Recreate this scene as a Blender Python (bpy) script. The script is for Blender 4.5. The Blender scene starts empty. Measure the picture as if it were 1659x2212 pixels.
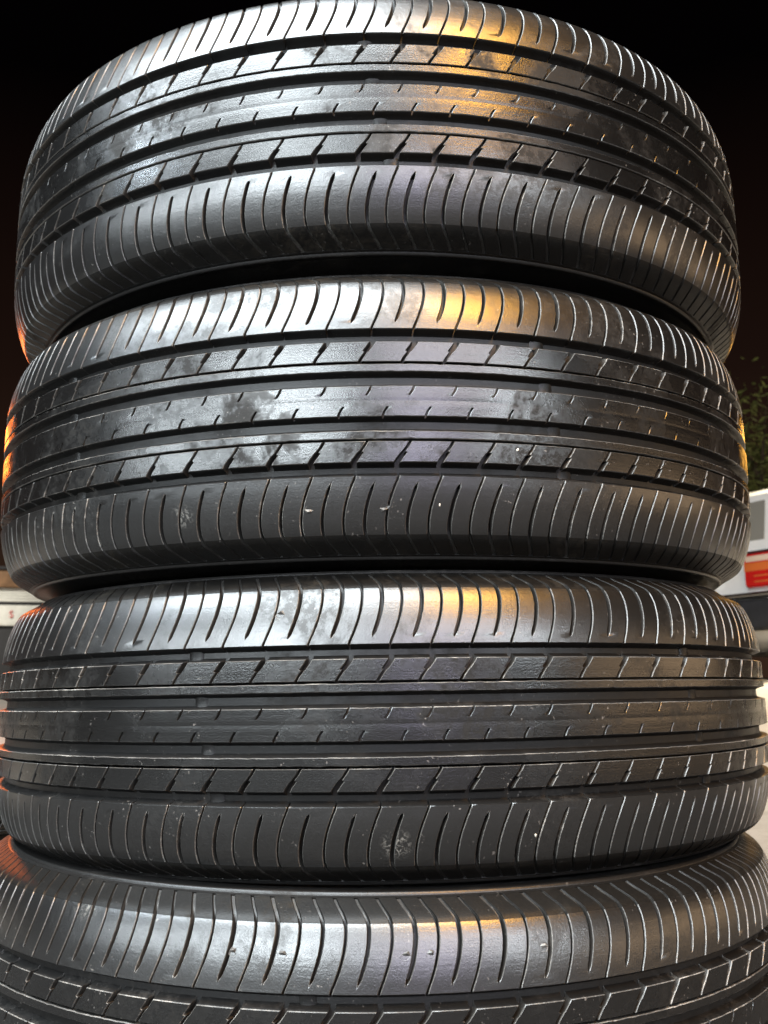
import bpy, bmesh, math, random
from mathutils import Matrix, Vector, noise

random.seed(7)
R_ = math.radians
SC = bpy.context.scene
COL = SC.collection
GZ = -0.318                      # ground level under the stack (camera is the origin of height)

# ------------------------------------------------------------------ camera
def axes(pitch, yaw, roll):
    cp, sp, cy, sy = math.cos(pitch), math.sin(pitch), math.cos(yaw), math.sin(yaw)
    fwd = Vector((sy*cp, cy*cp, sp)); right = Vector((cy, -sy, 0)); up = right.cross(fwd)
    cr, sr = math.cos(roll), math.sin(roll)
    return right*cr + up*sr, up*cr - right*sr, fwd
r, u, f = axes(R_(10.0515), R_(0.3013), R_(-0.5733))
cd = bpy.data.cameras.new('camera')
cam = bpy.data.objects.new('camera', cd); COL.objects.link(cam)
m = Matrix((r, u, -f)).transposed().to_4x4(); m.translation = Vector((0.0011, -0.9171, 0.0))
cam.matrix_world = m
cd.sensor_fit = 'HORIZONTAL'; cd.sensor_width = 36.0; cd.lens = 36.0*2064.75/1659.0
cd.clip_start = 0.02; cd.clip_end = 400
cd.dof.use_dof = True; cd.dof.focus_distance = 0.61; cd.dof.aperture_fstop = 24
SC.camera = cam

# ------------------------------------------------------------------ night sky
W = bpy.data.worlds.new('World'); SC.world = W; W.use_nodes = True
nt = W.node_tree; nt.nodes.clear()
out = nt.nodes.new('ShaderNodeOutputWorld')
sky = nt.nodes.new('ShaderNodeTexSky'); sky.sky_type = 'NISHITA'; sky.sun_disc = False
sky.sun_elevation = R_(-8); sky.sun_rotation = R_(200)
bg1 = nt.nodes.new('ShaderNodeBackground'); bg1.inputs[1].default_value = 0.05
nt.links.new(sky.outputs[0], bg1.inputs[0])
tc = nt.nodes.new('ShaderNodeTexCoord'); sx = nt.nodes.new('ShaderNodeSeparateXYZ')
nt.links.new(tc.outputs['Generated'], sx.inputs[0])
rp = nt.nodes.new('ShaderNodeValToRGB')          # town glow low over the horizon, black above
e = rp.color_ramp.elements
e[0].position = 0.0; e[0].color = (0.034, 0.018, 0.011, 1)
e[1].position = 0.55; e[1].color = (0.0006, 0.0004, 0.0005, 1)
q = e.new(0.30); q.color = (0.010, 0.0048, 0.0034, 1)
nt.links.new(sx.outputs['Z'], rp.inputs[0])
bg2 = nt.nodes.new('ShaderNodeBackground'); bg2.inputs[1].default_value = 1.0
nt.links.new(rp.outputs[0], bg2.inputs[0])
add = nt.nodes.new('ShaderNodeAddShader')
nt.links.new(bg1.outputs[0], add.inputs[0]); nt.links.new(bg2.outputs[0], add.inputs[1])
nt.links.new(add.outputs[0], out.inputs[0])

# ------------------------------------------------------------------ lamps of the yard
def lamp(name, az, el, dist, size, power, color, sizey=None, target=(0, -0.3, 0.1), spread=180):
    """az from straight behind the camera, positive to the right."""
    a, e_ = R_(az), R_(el)
    t = Vector(target)
    p = t + dist*Vector((math.sin(a)*math.cos(e_), -math.cos(a)*math.cos(e_), math.sin(e_)))
    L = bpy.data.lights.new(name, 'AREA'); L.energy = power; L.color = color; L.spread = R_(spread)
    L.shape = 'RECTANGLE' if sizey else 'DISK'; L.size = size
    if sizey: L.size_y = sizey
    o = bpy.data.objects.new(name, L); COL.objects.link(o)
    o.location = p; o.rotation_euler = (t - p).to_track_quat('-Z', 'Y').to_euler()
    return o
COOL = (0.86, 0.95, 1.0); SOD = (1.0, 0.47, 0.06); WARM = (1.0, 0.68, 0.40); LAV = (0.78, 0.75, 1.0)
lamp('canopy_lamp', -52, 48, 4.2, 3.8, 325, COOL, 1.3)
lamp('canopy_lamp', -2, 52, 4.4, 1.9, 130, COOL, 0.9)
lamp('canopy_lamp', -45, 70, 3.6, 2.4, 170, COOL, 1.0)
lamp('canopy_lamp', -20, 32, 4.6, 2.2, 38, COOL, 0.6)
lamp('sodium_lamp', 30, 48, 5.0, 1.2, 235, SOD, 1.3)
lamp('shop_lamp', -26, 17, 5.0, 3.0, 205, COOL, 0.6)
lamp('shop_lamp', -58, 13, 5.0, 2.2, 75, COOL, 0.5)
lamp('shop_lamp', 20, 24, 5.0, 3.2, 100, (0.95, 0.93, 1.0), 0.8)
lamp('shop_lamp', 41, 14, 5.0, 0.7, 48, COOL, 0.45)
lamp('shop_lamp', 12, 11, 5.5, 1.5, 42, LAV, 0.5)
lamp('shop_lamp', -72, 33, 4.5, 0.35, 28, (0.75, 0.88, 1.0))
lamp('yard_lamp', 80, 4, 6.5, 6.0, 50, WARM, 0.8)
lamp('sodium_lamp', -146, 14, 4.5, 0.42, 21, (1.0, 0.19, 0.03))
lamp('sodium_lamp', 147, 13, 4.5, 0.25, 5, (1.0, 0.46, 0.07))
lamp('yard_lamp', 150, 50, 8.0, 1.0, 130, (1.0, 0.86, 0.62), target=(3.2, 5.2, 0), spread=32)
lamp('yard_lamp', 60, 40, 7.0, 1.0, 60, (1.0, 0.84, 0.58), target=(3.4, 6.5, 0.4), spread=45)

SC.view_settings.view_transform = 'Standard'; SC.view_settings.look = 'None'
SC.view_settings.exposure = 0.0; SC.view_settings.gamma = 1.0
SC.view_settings.use_curve_mapping = False
SC.cycles.max_bounces = 6

# ------------------------------------------------------------------ materials
class N:
    def __init__(s, name):
        s.m = bpy.data.materials.new(name); s.m.use_nodes = True
        s.t = s.m.node_tree; s.b = s.t.nodes['Principled BSDF']
    def n(s, kind, **kw):
        x = s.t.nodes.new(kind)
        for k, v in kw.items(): setattr(x, k, v)
        return x
    def l(s, a, b): s.t.links.new(a, b)
    def val(s, sock, v):
        if hasattr(v, 'is_linked'): s.l(v, sock)
        else: sock.default_value = v
    def noise(s, vec, scale, detail=4, rough=0.55, dist=0.0):
        x = s.n('ShaderNodeTexNoise'); x.inputs['Scale'].default_value = scale
        x.inputs['Detail'].default_value = detail; x.inputs['Roughness'].default_value = rough
        x.inputs['Distortion'].default_value = dist
        s.l(vec, x.inputs['Vector']); return x.outputs['Fac']
    def mapr(s, v, a, b, c=0.0, d=1.0):
        x = s.n('ShaderNodeMapRange'); x.interpolation_type = 'SMOOTHSTEP'
        for i, k in enumerate((v, a, b, c, d)): s.val(x.inputs[i], k)
        return x.outputs[0]
    def math(s, op, a, b=0.5):
        x = s.n('ShaderNodeMath', operation=op); s.val(x.inputs[0], a); s.val(x.inputs[1], b); return x.outputs[0]
    def mix(s, fac, a, b):
        x = s.n('ShaderNodeMix', data_type='RGBA'); s.val(x.inputs[0], fac)
        s.val(x.inputs[6], a); s.val(x.inputs[7], b); return x.outputs[2]
    def bump(s, h, strength, dist, prev=None):
        x = s.n('ShaderNodeBump'); x.inputs['Strength'].default_value = strength; x.inputs['Distance'].default_value = dist
        s.l(h, x.inputs['Height'])
        if prev: s.l(prev, x.inputs['Normal'])
        return x.outputs[0]
def col(a, b=None, c=None): return (a, a if b is None else b, a if c is None else c, 1)

def rubber(name, base=0.009, dust=(0.055, 0.051, 0.046), dusty=0.0, rmin=0.20, rmax=0.46, smin=0.22, smax=0.85, grit=0.5, ior=1.52, dull=(), pale=()):
    k = N(name)
    g = k.n('ShaderNodeNewGeometry'); pos = g.outputs['Position']
    o = k.n('ShaderNodeTexCoord').outputs['Object']
    big = k.noise(pos, 13, 6, 0.66, 0.4)
    mid = k.noise(pos, 170, 8, 0.78, 0.2)
    fine = k.noise(pos, 900, 3, 0.6)
    sp = k.n('ShaderNodeSeparateXYZ'); k.l(o, sp.inputs[0])
    cb = k.n('ShaderNodeCombineXYZ'); k.l(sp.outputs[2], cb.inputs[2])
    streak = k.noise(cb.outputs[0], 420, 3, 0.7)                   # fine wear lines running round the tyre
    blot = k.math('MULTIPLY', k.mapr(big, 0.48, 0.64), k.mapr(mid, 0.42, 0.60))   # blotches of dried dirt
    def near_(p, rad):                                             # soft ball round one spot, broken up by grain
        x = k.n('ShaderNodeVectorMath', operation='DISTANCE'); k.l(pos, x.inputs[0]); x.inputs[1].default_value = p
        return k.mapr(x.outputs['Value'], rad, rad*0.25)
    for p, rad in dull:                                            # patches of dried dirt that kill the gloss
        w = k.math('ADD', k.math('MULTIPLY', near_(p, rad*1.5), 0.42), k.math('ADD', k.math('MULTIPLY', k.noise(pos, 85, 6, 0.7, 0.8), 0.9), k.math('MULTIPLY', mid, 0.5)))
        w = k.mapr(w, 0.86, 1.16)
        blot = k.math('MAXIMUM', blot, k.math('MULTIPLY', w, 0.95))
    spk = k.math('MULTIPLY', k.mapr(k.noise(pos, 420, 2, 0.5), 0.66, 0.74), k.mapr(k.noise(pos, 38, 3, 0.6), 0.50, 0.62))            # bright grit
    d = k.math('ADD', k.math('MULTIPLY', blot, 0.8), k.math('MULTIPLY', k.mapr(fine, 0.45, 0.7), 0.2))
    d = k.math('MINIMUM', k.math('ADD', d, dusty), 1.0)
    c = k.mix(d, col(base, base*0.97, base*0.95), (*dust, 1))
    c = k.mix(k.math('MULTIPLY', spk, grit), c, col(0.24, 0.22, 0.20))
    for p, rad in pale:                                            # chalky scrapes
        w = k.math('MULTIPLY', near_(p, rad), k.mapr(k.noise(pos, 330, 6, 0.7, 1.2), 0.50, 0.60))
        c = k.mix(k.math('MULTIPLY', w, 0.55), c, col(0.30, 0.29, 0.26))
    k.l(c, k.b.inputs['Base Color'])
    r0 = k.math('ADD', k.math('MULTIPLY', k.mapr(big, 0.38, 0.62), 0.4), k.math('MULTIPLY', blot, 0.6))
    rr = k.mapr(r0, 0.0, 1.0, rmin, rmax)
    k.l(rr, k.b.inputs['Roughness'])
    k.b.inputs['IOR'].default_value = ior
    k.l(k.mapr(r0, 0.1, 0.9, smax, smin), k.b.inputs['Specular IOR Level'])
    b1 = k.bump(fine, 0.28, 0.0004)
    b2 = k.bump(k.noise(pos, 260, 4, 0.6), 0.07, 0.0007, b1)
    b3 = k.bump(streak, 0.12, 0.0006, b2)
    k.l(b3, k.b.inputs['Normal'])
    return k.m
def spot(z0, ang, h, x0=0.0, y0=0.0, r_=0.339):
    a = R_(ang); return (x0 + r_*math.sin(a), y0 - r_*math.cos(a), z0 + h)
DULL = [(spot(0.1747, -14, 0.0), 0.022), (spot(0.1747, -10, -0.02), 0.016), (spot(0.3763, -31, 0.004), 0.020), (spot(0.3763, 1, -0.03), 0.020), (spot(0.3763, 22, 0.030), 0.03),
        (spot(0.3763, 12, 0.034), 0.016), (spot(0.1747, 3, 0.064), 0.018), (spot(0.1747, -18, 0.075), 0.014)]
PALE = [(spot(-0.0302, 1.2, -0.066, 0.0027, 0.0114), 0.012), (spot(0.1747, -22, -0.07), 0.011), (spot(-0.2189, -33, 0.086), 0.016)]
M_TREAD = rubber('tread_rubber', dull=DULL, pale=PALE, base=0.0030, dust=(0.022, 0.021, 0.0195), rmin=0.235, rmax=0.46, smin=0.13, smax=0.88)
M_SHOULDER = rubber('scuffed_shoulder_rubber', dull=DULL, pale=PALE, base=0.0028, dust=(0.017, 0.0165, 0.0155), dusty=0.02, rmin=0.30, rmax=0.44, smin=0.48, smax=1.0, ior=1.62)
M_BUTT = rubber('unworn_buttress_rubber', base=0.003, dust=(0.026, 0.0225, 0.018), dusty=0.08, rmin=0.42, rmax=0.6, smin=0.08, smax=0.25, grit=0.2)
M_SIDE = rubber('sidewall_rubber', base=0.006, dust=(0.03, 0.028, 0.026), dusty=0.05, rmin=0.36, rmax=0.6, smin=0.2, smax=0.5, grit=0.2)
M_GROOVE = rubber('groove_rubber', base=0.005, dust=(0.030, 0.028, 0.026), dusty=0.04, rmin=0.40, rmax=0.55, smin=0.12, smax=0.34, grit=0.3)
M_WALL = rubber('sipe_wall_rubber', base=0.007, dust=(0.075, 0.070, 0.062), dusty=0.16, rmin=0.42, rmax=0.6, smin=0.25, smax=0.5)
M_EDGE = rubber('scuffed_highlit_edge_rubber', base=0.028, dust=(0.34, 0.32, 0.29), dusty=0.12, rmin=0.34, rmax=0.55, smin=0.4, smax=0.9)  # scuffed edges, made paler to paint in their highlight lines

def plain(name, c, rough=0.5, metal=0.0, nscale=0, namp=0.25, bump=0.0, coat=0.0):
    k = N(name)
    if nscale:
        pos = k.n('ShaderNodeNewGeometry').outputs['Position']
        nn = k.noise(pos, nscale, 5, 0.6)
        k.l(k.mix(k.mapr(nn, 0.3, 0.7), tuple(x*(1-namp) for x in c)+(1,), tuple(min(1, x*(1+namp)) for x in c)+(1,)), k.b.inputs['Base Color'])
        if bump: k.l(k.bump(k.noise(pos, nscale*6, 4), bump, 0.01), k.b.inputs['Normal'])
    else: k.b.inputs['Base Color'].default_value = (*c, 1)
    k.b.inputs['Roughness'].default_value = rough; k.b.inputs['Metallic'].default_value = metal
    k.b.inputs['Coat Weight'].default_value = coat
    return k.m
M_PAINT = plain('white_car_paint', (0.72, 0.71, 0.68), 0.3, 0, 3, 0.05, coat=0.6)
M_GLASS = plain('tinted_glass', (0.22, 0.21, 0.18), 0.25)
M_BLACK = plain('black_plastic', (0.02, 0.021, 0.024), 0.45, 0, 20, 0.2)
M_RED = plain('red_lens', (0.45, 0.012, 0.010), 0.12, coat=1.0)
M_AMBER = plain('amber_lens', (0.55, 0.13, 0.03), 0.12, coat=1.0)
M_CLEAR = plain('clear_lens', (0.6, 0.46, 0.36), 0.12, coat=1.0)
M_CHROME = plain('chrome', (0.75, 0.75, 0.76), 0.15, 1.0)
M_ALLOY = plain('alloy', (0.45, 0.45, 0.46), 0.3, 0.9)
M_WHITEWALL = plain('white_sheet_metal', (0.78, 0.78, 0.74), 0.5, 0, 6, 0.1)
M_BROWN = plain('brown_fascia', (0.22, 0.12, 0.06), 0.7, 0, 5, 0.25, 0.3)
M_REDPRINT = plain('red_lettering', (0.55, 0.03, 0.02), 0.5)
M_BARK = plain('bark', (0.10, 0.07, 0.045), 0.9, 0, 14, 0.4, 0.6)
M_LEAF = plain('leaf', (0.075, 0.09, 0.025), 0.6, 0, 4, 0.5)
M_STONE = plain('pebble_stone', (0.52, 0.48, 0.40), 0.8, 0, 500, 0.3)

def ground_mat():
    k = N('concrete'); pos = k.n('ShaderNodeNewGeometry').outputs['Position']
    a = k.noise(pos, 1.3, 6, 0.65); b = k.noise(pos, 22, 5, 0.65)
    c = k.mix(k.mapr(a, 0.3, 0.7), col(0.30, 0.27, 0.225), col(0.44, 0.40, 0.33))
    c = k.mix(k.math('MULTIPLY', k.mapr(b, 0.45, 0.75), 0.55), c, col(0.20, 0.17, 0.13))
    k.l(c, k.b.inputs['Base Color']); k.b.inputs['Roughness'].default_value = 0.85
    k.l(k.bump(b, 0.5, 0.006), k.b.inputs['Normal'])
    return k.m
M_GROUND = ground_mat()
M_BOUNCE_CUT = plain('bounce_cut_ground', (0.045, 0.044, 0.042), 0.85, 0, 60, 0.4, 0.5)  # dark ground colour for the added sheet that dims bounce light

# ------------------------------------------------------------------ helpers
def link(name, me, mats, parent=None):
    o = bpy.data.objects.new(name, me); COL.objects.link(o)
    for mt in (mats if isinstance(mats, (list, tuple)) else [mats]): me.materials.append(mt)
    if parent: o.parent = parent
    return o
def mesh(name, verts, faces, mats_idx=None, smooth=True, sharp=32):
    me = bpy.data.meshes.new(name); me.from_pydata([tuple(v) for v in verts], [], faces)
    if mats_idx: me.polygons.foreach_set('material_index', mats_idx)
    if smooth:
        me.polygons.foreach_set('use_smooth', [True]*len(me.polygons))
        me.set_sharp_from_angle(angle=R_(sharp))
    me.update(); return me
def tag(o, label=None, cat=None, group=None, kind=None):
    for k_, v in (('label', label), ('category', cat), ('group', group), ('kind', kind)):
        if v: o[k_] = v
    return o
def empty(name, loc=(0, 0, 0)):
    o = bpy.data.objects.new(name, None); COL.objects.link(o); o.location = loc; o.empty_display_size = 0.1; return o

# ------------------------------------------------------------------ tyre: profile
RAD = 0.34
PROF = [(0.0, 0.0), (0.02, 0.0001), (0.034, 0.0003), (0.0479, 0.0007), (0.056, 0.0017), (0.064, 0.0033), (0.071, 0.0053),
        (0.077, 0.0074), (0.0815, 0.0095), (0.0842, 0.0111), (0.0858, 0.0124), (0.0869, 0.0137), (0.0878, 0.0151), (0.0888, 0.0167), (0.0904, 0.0195), (0.0925, 0.0231), (0.0942, 0.0258)]
# length along the profile
T = [0.0]
for (a, b), (c, d) in zip(PROF, PROF[1:]): T.append(T[-1] + math.hypot(c-a, d-b))
TMAX = T[-1]
def prof(t):
    """point (h, r) and outward normal (nh, nr) at length t from the crown"""
    i = 0
    while i < len(T)-2 and T[i+1] < t: i += 1
    w = (t - T[i])/(T[i+1]-T[i])
    def P(j): return PROF[max(0, min(len(PROF)-1, j))]
    h = PROF[i][0] + w*(PROF[i+1][0]-PROF[i][0]); dr = PROF[i][1] + w*(PROF[i+1][1]-PROF[i][1])
    def tan(j):
        a, b = P(j-1), P(j+1); L = math.hypot(b[0]-a[0], b[1]-a[1]); return ((b[0]-a[0])/L, (b[1]-a[1])/L)
    t0, t1 = tan(i), tan(i+1); th = t0[0]*(1-w)+t1[0]*w; td = t0[1]*(1-w)+t1[1]*w
    L = math.hypot(th, td)
    return h, RAD-dr, td/L, th/L
def pt(s, t, depth):
    sg = 1 if t >= 0 else -1
    h, r_, nh, nr = prof(abs(t))
    h = (h - nh*depth)*sg; r_ = r_ - nr*depth
    th = s/RAD
    return (r_*math.cos(th), r_*math.sin(th), h)
def lerp_tab(tab, x):
    if x <= tab[0][0]: return tab[0][1]
    for (a, b), (c, d) in zip(tab, tab[1:]):
        if x <= c:
            w = (x-a)/(c-a); return b + (d-b)*w
    return tab[-1][1]
def sm_tab(tab, x):                    # smooth table lookup
    dx = 0.0025
    return (lerp_tab(tab, x-dx)+2*lerp_tab(tab, x)+lerp_tab(tab, x+dx))/4

GD = 0.0064                            # main groove depth
DEP = [(0.0, GD), (0.080, GD), (0.0885, 0.0034), (0.093, 0.0017), (TMAX, 0.0011)]     # depth of shoulder cuts
FS = [(0.0479, 0.0), (0.053, 0.0023), (0.058, 0.0043), (0.066, 0.0069), (0.074, 0.0083), (0.080, 0.0086), (0.086, 0.0080),
      (0.091, 0.0060), (0.097, 0.0028), (TMAX, -0.0008)]                             # sideways run of the shoulder cuts
TA = 0.0479

# pitches round the tyre: three lengths in a shuffled sequence closing exactly
NP = 78
seq = []
rg = random.Random(3)
while len(seq) < NP:
    k_ = rg.choice((0, 1, 1, 2)); seq += [k_]*rg.choice((1, 2, 2, 3))
seq = seq[:NP]
PL = [0.0256, 0.0273, 0.0291]
tot = sum(PL[k_] for k_ in seq); PL = [p*2*math.pi*RAD/tot for p in PL]
START = [0.0]
for k_ in seq: START.append(START[-1] + PL[k_])
BV = 0.00045                           # worn edge

def grid_faces(nr_, nc, flip=False):
    F = []
    for i in range(nr_-1):
        for j in range(nc-1):
            a, b, c, d = i*nc+j, i*nc+j+1, (i+1)*nc+j+1, (i+1)*nc+j
            F.append((a, d, c, b) if flip else (a, b, c, d))
    return F

def shoulder_mesh(pitch, seed):
    rr = random.Random(seed)
    ts = [TA-0.0024, TA-0.0015, TA-0.0007, TA-0.0001, TA+BV*0.9, TA+0.0022, TA+0.0042, TA+0.0052, TA+0.0075, TA+0.012, 0.064, 0.069, 0.074, 0.078, 0.082,
          0.0850, 0.0870, 0.0885, 0.091, 0.0935, 0.096, 0.0985, TMAX]
    wd = [GD+0.0004, GD*0.86, GD*0.5, 0.0007, 0.0]       # inner (groove side) wall
    g0 = 0.00062*rr.uniform(0.9, 1.2); sw = 0.00105*rr.uniform(0.85, 1.15); te = rr.uniform(-0.0006, 0.0014); V = []; ph = rr.uniform(0, 9)
    for i, t in enumerate(ts):
        d = lerp_tab(DEP, t); base = wd[i] if i < 5 else 0.0
        tt = max(t, TA)
        f0 = sm_tab(FS, tt); ga = g0*(1.0 if t < 0.084 else 1.25)
        # blind slot opens beyond TA+5 mm
        m_ = 0.0 if t < TA+0.0045 else min(1.0, max(0.0, (t-(TA+0.0042+te))/0.0012))
        hw = sw*(0.35+0.65*m_)*(0.9 + 0.15*min(1, (t-TA)/0.03))
        wob = lambda q_: 0.00013*noise.noise(Vector((t*520, q_, ph)))
        x0, x1 = f0+ga+wob(1), f0+pitch-ga+wob(3); xm = f0+pitch*0.5+wob(5)
        sd = d*0.9*m_
        cols = [(x0-0.0002, max(base, d+0.0004)), (x0, max(base, 0.0006)), (x0+BV, base), (x0*0.66+xm*0.34, base), (xm-hw-BV, base), (xm-hw-0.0001, base+0.0005*m_), (xm-hw*0.82, base+sd),
                (xm+hw*0.82, base+sd), (xm+hw+0.0001, base+0.0005*m_), (xm+hw+BV, base), (x1*0.66+xm*0.34, base), (x1-BV, base), (x1, max(base, 0.0006)), (x1+0.0002, max(base, d+0.0004))]
        for x, dd in cols: V.append(pt(x - pitch*0.0, t, dd))
    nc = 14; F = grid_faces(len(ts), nc)
    mi = []
    for i in range(len(ts)-1):
        for j in range(nc-1):
            if j in (0, 12): mi.append(1)
            elif j in (1, 11) and 3 <= i < 15: mi.append(3)
            elif j in (4, 8) and 6 <= i < 15: mi.append(3)
            elif j in (5, 6, 7) and i >= 6: mi.append(2 if j == 6 and i < 15 else 1)
            elif i < 3: mi.append(2)
            else: mi.append(4 if i >= 15 else 0)
    return mesh('shoulder_block', V, F, mi)

# tread blocks between the first groove and the thin groove (upper half)
HB, HI = 0.0393, 0.0259
GAPTAB = [(HI, -0.0080), (0.0300, -0.0050), (0.0340, -0.0019), (HB, 0.0022)]
def block_mesh(pitch, seed):
    hs = [HI-0.0005, HI, HI+0.0003, HI+0.0030, 0.0325, 0.0331, 0.0346, HB-0.0022, HB-BV, HB, HB+0.0007, HB+0.0016, HB+0.0026]
    wd = [GD+0.0003, 0.0006, 0.0, 0, 0, 0, 0, 0, 0.0, 0.0005, GD*0.5, GD*0.86, GD+0.0004]
    V = []
    for i, h in enumerate(hs):
        hh = min(max(h, HI), HB)
        f0 = sm_tab(GAPTAB, hh)
        wide = min(1.0, max(0.0, (hh-0.0325)/0.0006))
        gl, gr = 0.00088, 0.00088 + 0.0017*wide            # notch is cut from the block on the left of the gap
        gl += 0.0004*wide
        x0, x1 = f0+gl+0.0002*noise.noise(Vector((hh*600, 1, seed))), f0+pitch-gr+0.0002*noise.noise(Vector((hh*600, 7, seed)))
        b = wd[i]
        for x, dd in ((x0-0.0004, max(b, GD+0.0003)), (x0, max(b, 0.0006)), (x0+BV, b), ((x0*2+x1)/3, b), ((x0+2*x1)/3, b), (x1-BV, b), (x1, max(b, 0.0006)), (x1+0.0004, max(b, GD+0.0003))):
            V.append(pt(x, h, dd))
    nc = 8; F = grid_faces(len(hs), nc); mi = []
    for i in range(len(hs)-1):
        for j in range(nc-1):
            mi.append(1 if j in (0, nc-2) else (2 if i >= 9 else (3 if (j in (1, nc-3) or i in (1, 8)) else 0)))
    return mesh('tread_block', V, F, mi)

def ring(name, rows, seglen=0.0032, jit=0.0002, seed=0, matrow=None, hook=False):
    """closed ring: rows of (h, depth); edges get a slightly ragged worn outline"""
    if not hook:
        n = int(2*math.pi*RAD/seglen); S = [2*math.pi*RAD*i/n for i in range(n)]
        hk = [0]*n
    else:
        S, hk = [], []
        w = 0.00068
        for i, k_ in enumerate(seq):
            p = PL[k_]; s0 = START[i]
            for off, kind in ((-w-0.0004, 0), (-w, 1), (-w+0.0001, 2), (w-0.0001, 2), (w, 1), (w+0.0004, 0), (p*0.17, 0), (p*0.33, 0)):
                S.append(s0+off); hk.append(kind)
            for off, kind in ((-w-0.0004, 0), (-w, -1), (-w+0.0001, -2), (w-0.0001, -2), (w, -1), (w+0.0004, 0), (p*0.17, 0), (p*0.33, 0)):
                S.append(s0+p*0.5+off); hk.append(kind)
        n = len(S)
    V = []; nr_ = len(rows)
    for j, (s, kd) in enumerate(zip(S, hk)):
        for i, rw in enumerate(rows):
            h, dd = rw[0], rw[1]
            sh = 0.0
            if hook:
                hc = max(-0.0099, min(0.0099, h))
                sh = lerp_tab([(-0.0099, -0.0066), (-0.0080, -0.0062), (-0.0036, -0.0033), (0.0036, -0.0033), (0.0080, -0.0004), (0.0099, 0.0)], hc)
                if kd > 0 and h > 0.0036: dd = max(dd, 0.0034 if kd == 2 else 0.0003)
                if kd < 0 and h < -0.0036: dd = max(dd, 0.0034 if kd == -2 else 0.0003)
            if len(rw) > 2:
                a = s/RAD; h += jit*rw[2]*(noise.noise(Vector((math.cos(a)*90, math.sin(a)*90, seed+h*200)))*1.1
                                           + 0.7*noise.noise(Vector((math.cos(a)*310, math.sin(a)*310, seed))))
            V.append(pt(s+sh, h, dd))
    F = []; mi = []
    for j in range(n):
        k2 = (j+1) % n
        for i in range(nr_-1):
            F.append((j*nr_+i, k2*nr_+i, k2*nr_+i+1, j*nr_+i+1))
            mm = matrow[i] if matrow else 0
            if hook and abs(hk[j]) + abs(hk[k2]) >= 3 and 0.0036 <= abs((rows[i][0]+rows[i+1][0])/2) < 0.0099 and (rows[i][0] > 0) == (max(hk[j], hk[k2]) > 0): mm = 1
            mi.append(mm)
    return mesh(name, V, F, mi)

CR = 0.0099
crow = [(-CR-0.0026, GD+0.0004), (-CR-0.0016, GD*0.86), (-CR-0.0007, GD*0.5), (-CR, 0.0005, 1), (-CR+BV, 0, 1), (-0.0070, 0), (-0.0042, 0), (-0.0036, 0), (-0.0006, 0.00003),
        (0.0002, 0.00010), (0.0008, 0.00003), (0.0036, 0), (0.0042, 0), (0.0070, 0), (CR-BV, 0, 1), (CR, 0.0005, 1), (CR+0.0007, GD*0.5), (CR+0.0016, GD*0.86), (CR+0.0026, GD+0.0004)]
ME_CENTRE = ring('centre_rib', crow, jit=0.00022, seed=3, hook=True, matrow=[2, 2, 2, 3, 0, 0, 0, 0, 0, 0, 0, 0, 0, 0, 3, 2, 2, 2])
NA, NB = 0.0193, 0.0247
NB = 0.0244
nrow = [(NA-0.0026, GD+0.0004), (NA-0.0016, GD*0.86), (NA-0.0007, GD*0.5), (NA, 0.0005, 1), (NA+BV, 0, 1), ((NA+NB)/2, 0), (NB-BV, 0, 1), (NB, 0.0006, 1), (NB+0.0004, GD+0.0003)]
ME_NARROW = ring('narrow_rib', nrow, jit=0.00028, seed=9, matrow=[2, 2, 2, 3, 0, 0, 3, 1])
NV = 4                                  # four slightly different wears of each block length
ME_SH = [shoulder_mesh(PL[i//NV], 10+i) for i in range(3*NV)]
ME_BL = [block_mesh(PL[i//NV], 60+i) for i in range(3*NV)]
for me in ME_SH + ME_BL + [ME_CENTRE, ME_NARROW]:
    for mt in (M_SHOULDER if me in ME_SH else M_TREAD, M_WALL, M_GROOVE, M_EDGE, M_BUTT): me.materials.append(mt)

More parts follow.
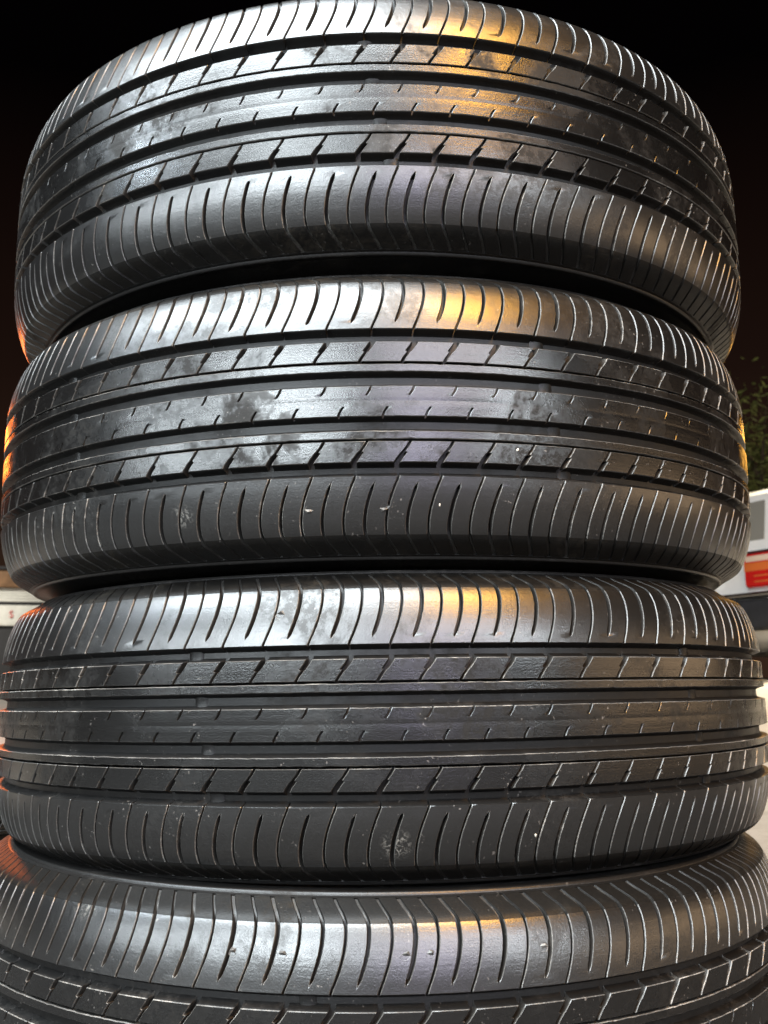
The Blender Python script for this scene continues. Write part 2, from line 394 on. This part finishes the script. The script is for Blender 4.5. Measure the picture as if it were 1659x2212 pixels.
# carcass: groove floors, buttress, ridge, sidewall, bead, inner liner (per tyre, squashed to its neighbours)
def carcass_mesh(bt, bb):
    half = [(0.0, RAD-GD), (0.030, RAD-GD-0.0003), (0.060, RAD-GD-0.0024), (0.0745, RAD-GD-0.0066)]
    for t in (0.082, 0.0850, 0.0885, 0.091, 0.0945, 0.098, TMAX):
        h, r_, nh, nr = prof(t); d = lerp_tab(DEP, t); half.append((h-nh*d, r_-nr*d))
    hE, rE, nh, nr = prof(TMAX)
    half += [(hE+0.0001, rE), (hE+0.0007, rE-0.0014), (hE+0.0008, rE-0.0022), (0.0964, rE-0.0026), (0.0970, rE-0.0034), (0.0970, rE-0.0046), (0.0962, rE-0.0055)]
    def side(b):
        return half + [(0.0960, 0.303), (0.0962+max(0, b-0.0962)*0.55, 0.296), (b, 0.286), (b, 0.276), (b-0.003, 0.262), (0.088, 0.245), (0.083, 0.236), (0.0825, 0.231), (0.079, 0.226),
                       (0.066, 0.2245), (0.064, 0.228), (0.070, 0.240), (0.086, 0.270), (0.088, 0.286), (0.080, 0.312), (0.062, 0.325), (0.0, 0.327)]
    up = side(bt); lo = side(bb)
    pr = [(h, r_) for h, r_ in up] + [(-h, r_) for h, r_ in reversed(lo[1:-1])]
    n = 288; V = []; F = []; k_ = len(pr); mi = []
    nu = len(half)
    for j in range(n):
        a = 2*math.pi*j/n; c, s = math.cos(a), math.sin(a)
        for h, r_ in pr: V.append((r_*c, r_*s, h))
    for j in range(n):
        j2 = (j+1) % n
        for i in range(k_):
            i2 = (i+1) % k_
            F.append((j*k_+i, j2*k_+i, j2*k_+i2, j*k_+i2))
            hh = (abs(pr[i][0])+abs(pr[i2][0]))/2; r2 = (pr[i][1]+pr[i2][1])/2
            mi.append(2 if (hh < 0.079 and r2 > 0.3275) else (1 if (0.3155 < r2 < 0.331 and 0.079 <= hh) else 0))
    me = mesh('carcass', V, F, mi, sharp=40)
    for mt in (M_SIDE, M_WALL, M_GROOVE): me.materials.append(mt)
    return me

# wear bars: low lumps across the groove floor
def bar_mesh(hc):
    V = []; F = []
    ss = [-0.0052, -0.0040, -0.0015, 0.0015, 0.0040, 0.0052]; hs = [-0.0032, -0.0012, 0.0012, 0.0032]
    top = [0, 0.0007, 0.0010, 0.0010, 0.0007, 0]
    for h in hs:
        for s, tp in zip(ss, top): V.append(pt(s, hc+h, GD+0.0004-tp*(1.0 if abs(h) < 0.002 else 1.25)))
    F = grid_faces(4, 6)
    me = mesh('wear_bar', V, F); me.materials.append(M_GROOVE); return me
GC = [(HB+TA)/2, (CR+NA)/2]
ME_BAR = [bar_mesh(h) for h in GC]
# torn rubber flaps on the shoulder
def flap_mesh(seed):
    rr = random.Random(seed); V = []
    n = 7
    for i in range(n):
        a = 2*math.pi*i/n; q_ = 0.0024*(0.6+rr.random()*0.8)
        V.append(pt(q_*math.cos(a)*1.1, 0.068+q_*math.sin(a), -0.0001))
    V.append(pt(0.0010, 0.0692, -0.0022)); V.append(pt(-0.0008, 0.0672, 0.0012))
    F = []
    for i in range(n):
        j = (i+1) % n; F.append((i, j, 7 if i < n//2 else 8))
    F += [(0, 7, 8), (n//2, 8, 7)]
    me = mesh('torn_flap', V, F, sharp=15); me.materials.append(M_EDGE); return me
ME_FLAP = [flap_mesh(i) for i in range(3)]

UP2 = 0.0070/RAD                       # lower half is turned a quarter pitch against the upper half
def kid(name, me, root, rz=0.0, flip=False):
    o = bpy.data.objects.new(name, me); COL.objects.link(o); o.parent = root
    o.rotation_euler = (math.pi if flip else 0.0, 0.0, rz)
    return o
def build_tyre(label):
    rv = random.Random(11)
    root = empty('tyre'); tag(root, label, 'tyre', 'worn tyres stacked in one column')
    kid('carcass', ME_CAR[0], root)
    kid('centre_rib', ME_CENTRE, root)
    kid('narrow_rib', ME_NARROW, root); kid('narrow_rib', ME_NARROW, root, flip=True)
    for i, k_ in enumerate(seq):
        a = START[i]/RAD
        kid('shoulder_block', ME_SH[k_*NV + rv.randrange(NV)], root, a)
        kid('tread_block', ME_BL[k_*NV + rv.randrange(NV)], root, a)
    # the lower half is the upper half turned upside down
    for i, k_ in enumerate(seq):
        a = -START[i]/RAD + UP2
        kid('shoulder_block', ME_SH[k_*NV + rv.randrange(NV)], root, a, True)
        kid('tread_block', ME_BL[k_*NV + rv.randrange(NV)], root, a, True)
    for i in range(6):
        a = i*math.pi/3 + 0.2
        for q_ in (0, 1):
            kid('wear_bar', ME_BAR[q_], root, a+0.015*q_); kid('wear_bar', ME_BAR[q_], root, a+0.05-0.02*q_, True)
    return root
ME_CAR = [carcass_mesh(0.0985, 0.1006), carcass_mesh(0.1006, 0.1015), carcass_mesh(0.1015, 0.0942), carcass_mesh(0.0942, 0.0955)]

# place, tilt and spin of each tyre of the stack
TY = [((0.0021, -0.0071, 0.3763), -0.0037, -0.0016), ((-0.0013, 0.0014, 0.1747), 0.0034, -0.0045),
      ((0.0027, 0.0114, -0.0302), -0.0145, -0.0062), ((-0.0045, -0.0060, -0.2189), 0.0043, 0.0037)]
SPIN = [0.3, 1.7, 3.1, 4.4]
LAB = ['topmost black tyre of the stack with blue-white and amber glints on its ribs',
       'second black tyre from the top, lying between the topmost tyre and the bulging third one',
       'third tyre down the stack, dull dusty black ribs with bright worn edges',
       'lowest tyre of the stack, cut off by the bottom edge, orange glint on its shoulder']
def place(o, loc, tx, ty, spin):
    Rx = Matrix.Rotation(tx, 4, 'X'); Ry = Matrix.Rotation(ty, 4, 'Y')
    o.rotation_euler = (Ry @ Rx @ Matrix.Rotation(spin, 4, 'Z')).to_euler(); o.location = loc
first = build_tyre(LAB[0])
def copy_tyre(src, label, car):
    c = src.copy(); COL.objects.link(c); c['label'] = label
    for ch in list(KIDS):
        d = ch.copy(); COL.objects.link(d); d.parent = c
        if ch.data is ME_CAR[0] and car is not None: d.data = ME_CAR[car]
    return c
KIDS = list(first.children)
tyres = [first] + [copy_tyre(first, LAB[i], i) for i in (1, 2, 3)]
near = copy_tyre(first, 'grey dusty tyre lying flat on the concrete behind the stack at the left edge', 3)
del near['group']
for o, (loc, tx, ty), sp in zip(tyres, TY, SPIN): place(o, loc, tx, ty, sp)
place(near, (-0.78, 0.66, GZ+0.0985), 0, 0, 0.9)

# torn flaps and wedged pebbles at chosen spots (angle from the front, length from the crown)
for ti, ang, dt, flip, v in ((1, -7, 0.0, True, 0), (3, 5.5, 0.0, False, 1), (3, 3, 0.004, False, 2), (3, -14, 0, False, 1), (3, -9, 0.002, False, 0), (1, 1, 0.002, True, 2), (3, 17, 0, False, 0), (2, -11, 0.0, False, 2)):
    o = kid('torn_flap', ME_FLAP[v], tyres[ti], -math.pi/2 + R_(ang) - SPIN[ti], flip)
def pebble(ti, ang, t, size, label):
    bm = bmesh.new(); bmesh.ops.create_icosphere(bm, subdivisions=2, radius=size)
    for v in bm.verts:
        v.co *= 0.75 + 0.5*noise.noise(v.co*420 + Vector((ang, t*100, 0))); v.co.x *= 0.7
    me = bpy.data.meshes.new('pebble'); bm.to_mesh(me); bm.free()
    o = link('pebble', me, M_STONE)
    a = -math.pi/2 + R_(ang)
    sg = 1 if t > 0 else -1
    h, r_, nh, nr = prof(abs(t)); r_ -= 0.0004
    (loc, tx, ty) = TY[ti]
    o.location = Vector(loc) + (Matrix.Rotation(ty, 3, 'Y') @ Matrix.Rotation(tx, 3, 'X')) @ Vector((r_*math.cos(a), r_*math.sin(a), h*sg))
    tag(o, label, 'pebble', 'pebbles wedged in the tyre treads')
pebble(1, 15.5, -0.030, 0.0018, 'tiny pale pebble wedged low in the tread of the second tyre, right of centre')
pebble(2, 15.8, -0.068, 0.0016, 'tiny pale pebble wedged in a lower shoulder cut of the third tyre')
pebble(1, 6.8, -0.066, 0.0013, 'tiny pale pebble wedged in a lower shoulder cut of the second tyre')

# ------------------------------------------------------------------ ground, rising gently to the parking lot
def ground():
    xs = [-140, -60, -20, -8, -4, -2, -1, 0, 1, 2, 4, 8, 20, 60, 140]; ys = [-140, -40, -10, -3, -1, 0.5, 1.2, 2, 3, 4, 5, 6, 8, 14, 40, 140]
    def z(y):
        w = min(1, max(0, (y-0.6)/5.0)); w = w*w*(3-2*w); return GZ + w*(0.30)
    V = [(x, y, z(y)) for y in ys for x in xs]
    me = mesh('ground', V, grid_faces(len(ys), len(xs)), sharp=80)
    o = link('ground', me, M_GROUND); o['kind'] = 'structure'
    V = [(x, y, GZ+0.004) for y in (-60, -3, -1, 0.45) for x in (-60, -2, 0, 2, 60)]
    o = link('bounce_cut_sheet', mesh('bounce_cut_sheet', V, grid_faces(4, 5)), M_BOUNCE_CUT); o['kind'] = 'structure'  # added dark sheet, keeps ground bounce off the tyre undersides
ground()
ZG2 = GZ + 0.30

# ------------------------------------------------------------------ white car, rear corner towards us
def loft(name, secs, mats, parent, cap=True, sharp=40):
    n = len(secs[0]); V = [p for s in secs for p in s]; F = []
    for i in range(len(secs)-1):
        for j in range(n):
            k_ = (j+1) % n
            F.append((i*n+j, i*n+k_, (i+1)*n+k_, (i+1)*n+j))
    if cap: F.append(tuple(reversed(range(n)))); F.append(tuple((len(secs)-1)*n+j for j in range(n)))
    me = mesh(name, V, F, sharp=sharp)
    bm = bmesh.new(); bm.from_mesh(me); bmesh.ops.recalc_face_normals(bm, faces=bm.faces); bm.to_mesh(me); bm.free()
    return link(name, me, mats, parent)
def box(name, x0, x1, y0, y1, z0, z1, mat, parent=None, bev=0.01, seg=2):
    bm = bmesh.new(); bmesh.ops.create_cube(bm, size=1)
    for v in bm.verts:
        v.co = Vector(((x0+x1)/2 + v.co.x*(x1-x0), (y0+y1)/2 + v.co.y*(y1-y0), (z0+z1)/2 + v.co.z*(z1-z0)))
    if bev: bmesh.ops.bevel(bm, geom=bm.edges[:], offset=bev, segments=seg, affect='EDGES', profile=0.6)
    me = bpy.data.meshes.new(name); bm.to_mesh(me); bm.free()
    me.polygons.foreach_set('use_smooth', [True]*len(me.polygons)); me.set_sharp_from_angle(angle=R_(35))
    return link(name, me, mat, parent)
def revolve(name, pr, mat, parent, n=32):
    V = []; F = []; k_ = len(pr)
    for j in range(n):
        a = 2*math.pi*j/n
        for r_, y in pr: V.append((r_*math.cos(a), y, r_*math.sin(a)))
    for j in range(n):
        j2 = (j+1) % n
        for i in range(k_-1): F.append((j*k_+i, j*k_+i+1, j2*k_+i+1, j2*k_+i))
    me = mesh(name, V, F); return link(name, me, mat, parent)
def car(loc, rz):
    root = empty('parked_car', loc); root.rotation_euler.z = rz
    tag(root, 'white hatchback parked behind the stack, red tail lamp and black bumper showing', 'car')
    # local: +x forward, rear at x = 0, y across
    W2 = 0.86
    def sec(x, zb, zt, w, r_=0.07):
        P = []
        for cy, cz, a0 in ((w-r_, zt-r_, 0), (-(w-r_), zt-r_, 90), (-(w-r_), zb+r_, 180), (w-r_, zb+r_, 270)):
            for q_ in range(5):
                a = R_(a0+22.5*q_); P.append((x, cy+r_*math.cos(a), cz+r_*math.sin(a)))
        return P
    loft('body', [sec(0.03, 0.36, 0.80, W2-0.10), sec(0.0, 0.34, 0.88, W2-0.06), sec(0.06, 0.30, 0.93, W2-0.02), sec(0.5, 0.22, 0.94, W2), sec(1.8, 0.20, 0.92, W2+0.01),
                  sec(3.0, 0.22, 0.90, W2), sec(3.7, 0.24, 0.80, W2-0.05), sec(4.0, 0.30, 0.68, W2-0.16)], M_PAINT, root)
    def cab(x, z, w): return (x, w, z)
    st = [(0.04, 0.93, W2-0.05), (0.28, 1.36, W2-0.20), (0.42, 1.42, W2-0.23), (1.6, 1.46, W2-0.22), (2.2, 1.40, W2-0.22), (2.95, 0.90, W2-0.06)]
    V = []
    for x, z, w in st: V += [(x, w, z), (x, -w, z)]
    base = [(x, (W2-0.05)*s, 0.90) for x in (0.10, 2.9) for s in (1, -1)]
    roof = []
    secs = []
    for x, z, w in st:
        lo = 0.88
        secs.append([(x, W2-0.05, lo), (x, w, z-0.02), (x, w-0.06, z), (x, -(w-0.06), z), (x, -w, z-0.02), (x, -(W2-0.05), lo)])
    loft('cabin', secs, M_PAINT, root, sharp=25)
    def pane(name, pts, off, mat=M_GLASS):
        pts = [Vector(p) for p in pts]; nrm = (pts[1]-pts[0]).cross(pts[2]-pts[0]).normalized()
        c = sum(pts, Vector())/len(pts)
        if nrm.dot(c - Vector((1.6, 0, 0.9))) < 0: nrm = -nrm; pts.reverse()
        k_ = len(pts); V = [p+nrm*off for p in pts] + [p-nrm*0.02 for p in pts]
        F = [tuple(range(k_))] + [(i, i+k_, (i+1) % k_+k_, (i+1) % k_) for i in range(k_)]
        return link(name, mesh(name, V, F, smooth=False), mat, root)
    # rear window on the sloping hatch
    pane('rear_window', [(0.075, 0.68, 0.985), (0.245, 0.57, 1.30), (0.245, -0.57, 1.30), (0.075, -0.68, 0.985)], 0.006)
    for s in (1, -1):
        yb = lambda z: s*(W2-0.05 - (z-0.88)/(1.40-0.88)*0.165)
        pane('side_window', [(0.62, yb(0.98), 0.98), (0.70, yb(1.33), 1.33), (1.42, yb(1.36), 1.36), (1.42, yb(0.98), 0.98)], 0.008)
        pane('side_window', [(1.50, yb(0.98), 0.98), (1.50, yb(1.36), 1.36), (2.12, yb(1.32), 1.32), (2.62, yb(0.98), 0.98)], 0.008)
        tl = box('tail_light', -0.035, 0.26, *sorted((s*(W2-0.30), s*(W2+0.012))), 0.64, 0.885, M_RED, root, 0.035, 3)
        box('amber_lens', -0.041, 0.24, *sorted((s*(W2-0.285), s*(W2+0.018))), 0.755, 0.815, M_AMBER, tl, 0.008)
        for zz in (0.675, 0.715):
            box('reflector', -0.043, 0.20, *sorted((s*(W2-0.20), s*(W2+0.020))), zz, zz+0.010, M_AMBER, tl, 0.003)
        box('lamp_bezel', -0.030, 0.27, *sorted((s*(W2-0.31), s*(W2+0.010))), 0.885, 0.899, M_BLACK, tl, 0.005)
        box('clear_lens', -0.040, 0.22, *sorted((s*(W2-0.27), s*(W2+0.017))), 0.820, 0.865, M_CLEAR, tl, 0.01)
    box('rear_bumper', -0.09, 0.30, -W2-0.015, W2+0.015, 0.34, 0.56, M_BLACK, root, 0.05, 3)
    box('bumper_trim', -0.094, 0.30, -W2-0.019, W2+0.019, 0.575, 0.605, M_CHROME, root, 0.01)
    box('number_plate', -0.012, 0.02, -0.26, 0.26, 0.66, 0.77, M_WHITEWALL, root, 0.004)
    for x in (0.72, 3.2):
        for s in (1, -1):
            w = empty('wheel', (x, s*(W2-0.09), 0.30)); w.parent = root
            revolve('tyre', [(0.20, -0.09), (0.27, -0.10), (0.30, -0.08), (0.305, 0), (0.30, 0.08), (0.27, 0.10), (0.20, 0.09)], M_SIDE, w)
            revolve('rim', [(0.20, -0.09), (0.205, -0.085), (0.19, -0.06), (0.08, -0.05), (0.03, -0.075), (0.001, -0.078), (0.001, 0.078), (0.03, 0.075), (0.08, 0.05), (0.19, 0.06), (0.205, 0.085), (0.20, 0.09)], M_ALLOY, w)
    return root
car((2.35, 6.35, ZG2), R_(28))

# ------------------------------------------------------------------ shop across the yard, far left
def shop():
    root = empty('shop_building', (-11.5, 22.0, ZG2)); root.rotation_euler.z = R_(18)
    tag(root, 'low shop with brown fascia over a white ribbed shutter at the left edge', 'shop')
    box('wall', -4, 6, 0.3, 5, 0, 2.8, M_BROWN, root, 0.02)
    box('fascia', -4.1, 6.1, 0.0, 0.3, 2.41, 2.84, M_BROWN, root, 0.03)
    box('coping', -4.15, 6.15, -0.06, 0.4, 2.84, 2.92, M_BLACK, root, 0.02)
    for i in range(5):
        z0 = 2.065 + i*0.068
        box('shutter_slat', -3.9, 5.9, 0.12, 0.26, z0, z0+0.060, M_WHITEWALL, root, 0.014)
    box('shutter_gap', -3.9, 5.9, 0.2, 0.3, 1.97, 2.065, M_BLACK, root, 0)
    box('kick_panel', -3.9, 5.9, 0.1, 0.3, 0.0, 1.46, M_BLACK, root, 0.01)
    sg = box('sign_board', -3.9, 5.9, 0.02, 0.22, 1.465, 1.968, M_WHITEWALL, root, 0.015)
    cu = bpy.data.curves.new('letter', 'FONT'); cu.body = 'S'; cu.size = 0.24; cu.extrude = 0.012
    for x in (2.47,):
        t0 = bpy.data.objects.new('letter_outline', cu); COL.objects.link(t0)
        me = bpy.data.meshes.new_from_object(t0.evaluated_get(bpy.context.evaluated_depsgraph_get()))
        bpy.data.objects.remove(t0); me.materials.clear()
        tx = link('letter', me, M_REDPRINT, sg); tx.location = (x, 0.008, 1.66); tx.rotation_euler.x = math.pi/2
    return root
shop()
lamp('shop_front_lamp', 0, 60, 5.0, 0.8, 190, (1.0, 0.95, 0.82), target=(-10.5, 21.0, 1.0), spread=90)

# ------------------------------------------------------------------ trees beyond the parking lot
def tree(loc, h, spread, seed, label, nleaf=9000):
    rr = random.Random(seed)
    root = empty('tree', loc); tag(root, label, 'tree', 'trees beyond the parking lot')
    V = []; F = []
    def limb(p0, p1, r0, r1, n=7):
        ax = (p1-p0).normalized(); s = ax.orthogonal().normalized(); t = ax.cross(s); b = len(V)
        for p, rad in ((p0, r0), ((p0+p1)/2 + s*r0*0.6, (r0+r1)/2), (p1, r1)):
            for j in range(n):
                a = 2*math.pi*j/n; V.append(p + (s*math.cos(a)+t*math.sin(a))*rad)
        for i in range(2):
            for j in range(n): F.append((b+i*n+j, b+i*n+(j+1) % n, b+(i+1)*n+(j+1) % n, b+(i+1)*n+j))
    fork = Vector((0.1, 0, h*0.42)); limb(Vector((0, 0, 0)), fork, 0.22, 0.14)
    tips = []
    for i in range(9):
        a = rr.uniform(0, 2*math.pi); q_ = Vector((math.cos(a)*spread*rr.uniform(.3, .8), math.sin(a)*spread*rr.uniform(.3, .8), h*rr.uniform(.6, .95)))
        limb(fork, q_, 0.09, 0.02, 5); tips.append(q_)
        for k_ in range(3):
            t2 = q_ + Vector((rr.gauss(0, .5), rr.gauss(0, .5), rr.gauss(0, .35)))*spread*0.5; limb(q_*0.7+fork*0.3, t2, 0.03, 0.008, 4); tips.append(t2)
    link('trunk', mesh('trunk', V, F), M_BARK, root)
    V2 = []; F2 = []
    for i in range(nleaf):
        c = rr.choice(tips) + Vector((rr.gauss(0, 1), rr.gauss(0, 1), rr.gauss(0, 0.8)))*spread*0.16
        d = Vector((rr.gauss(0, 1), rr.gauss(0, 1), rr.gauss(0, 1))).normalized(); s = d.orthogonal().normalized()
        L = rr.uniform(.035, .08); b = len(V2)
        V2 += [c-d*L, c+s*L*.4, c+d*L, c-s*L*.4]; F2.append((b, b+1, b+2, b+3))
    link('crown', mesh('crown', V2, F2, smooth=False), M_LEAF, root)
    return root
tree((6.2, 13.5, ZG2), 3.6, 1.7, 5, 'dark olive leafy tree rising behind the white car')
tree((9.4, 16.0, ZG2), 4.2, 2.0, 8, 'second leafy tree farther right behind the white car')
lamp('yard_lamp', 20, 45, 7.0, 0.8, 26, (1.0, 0.85, 0.5), target=(6.0, 13.5, 2.5), spread=60)
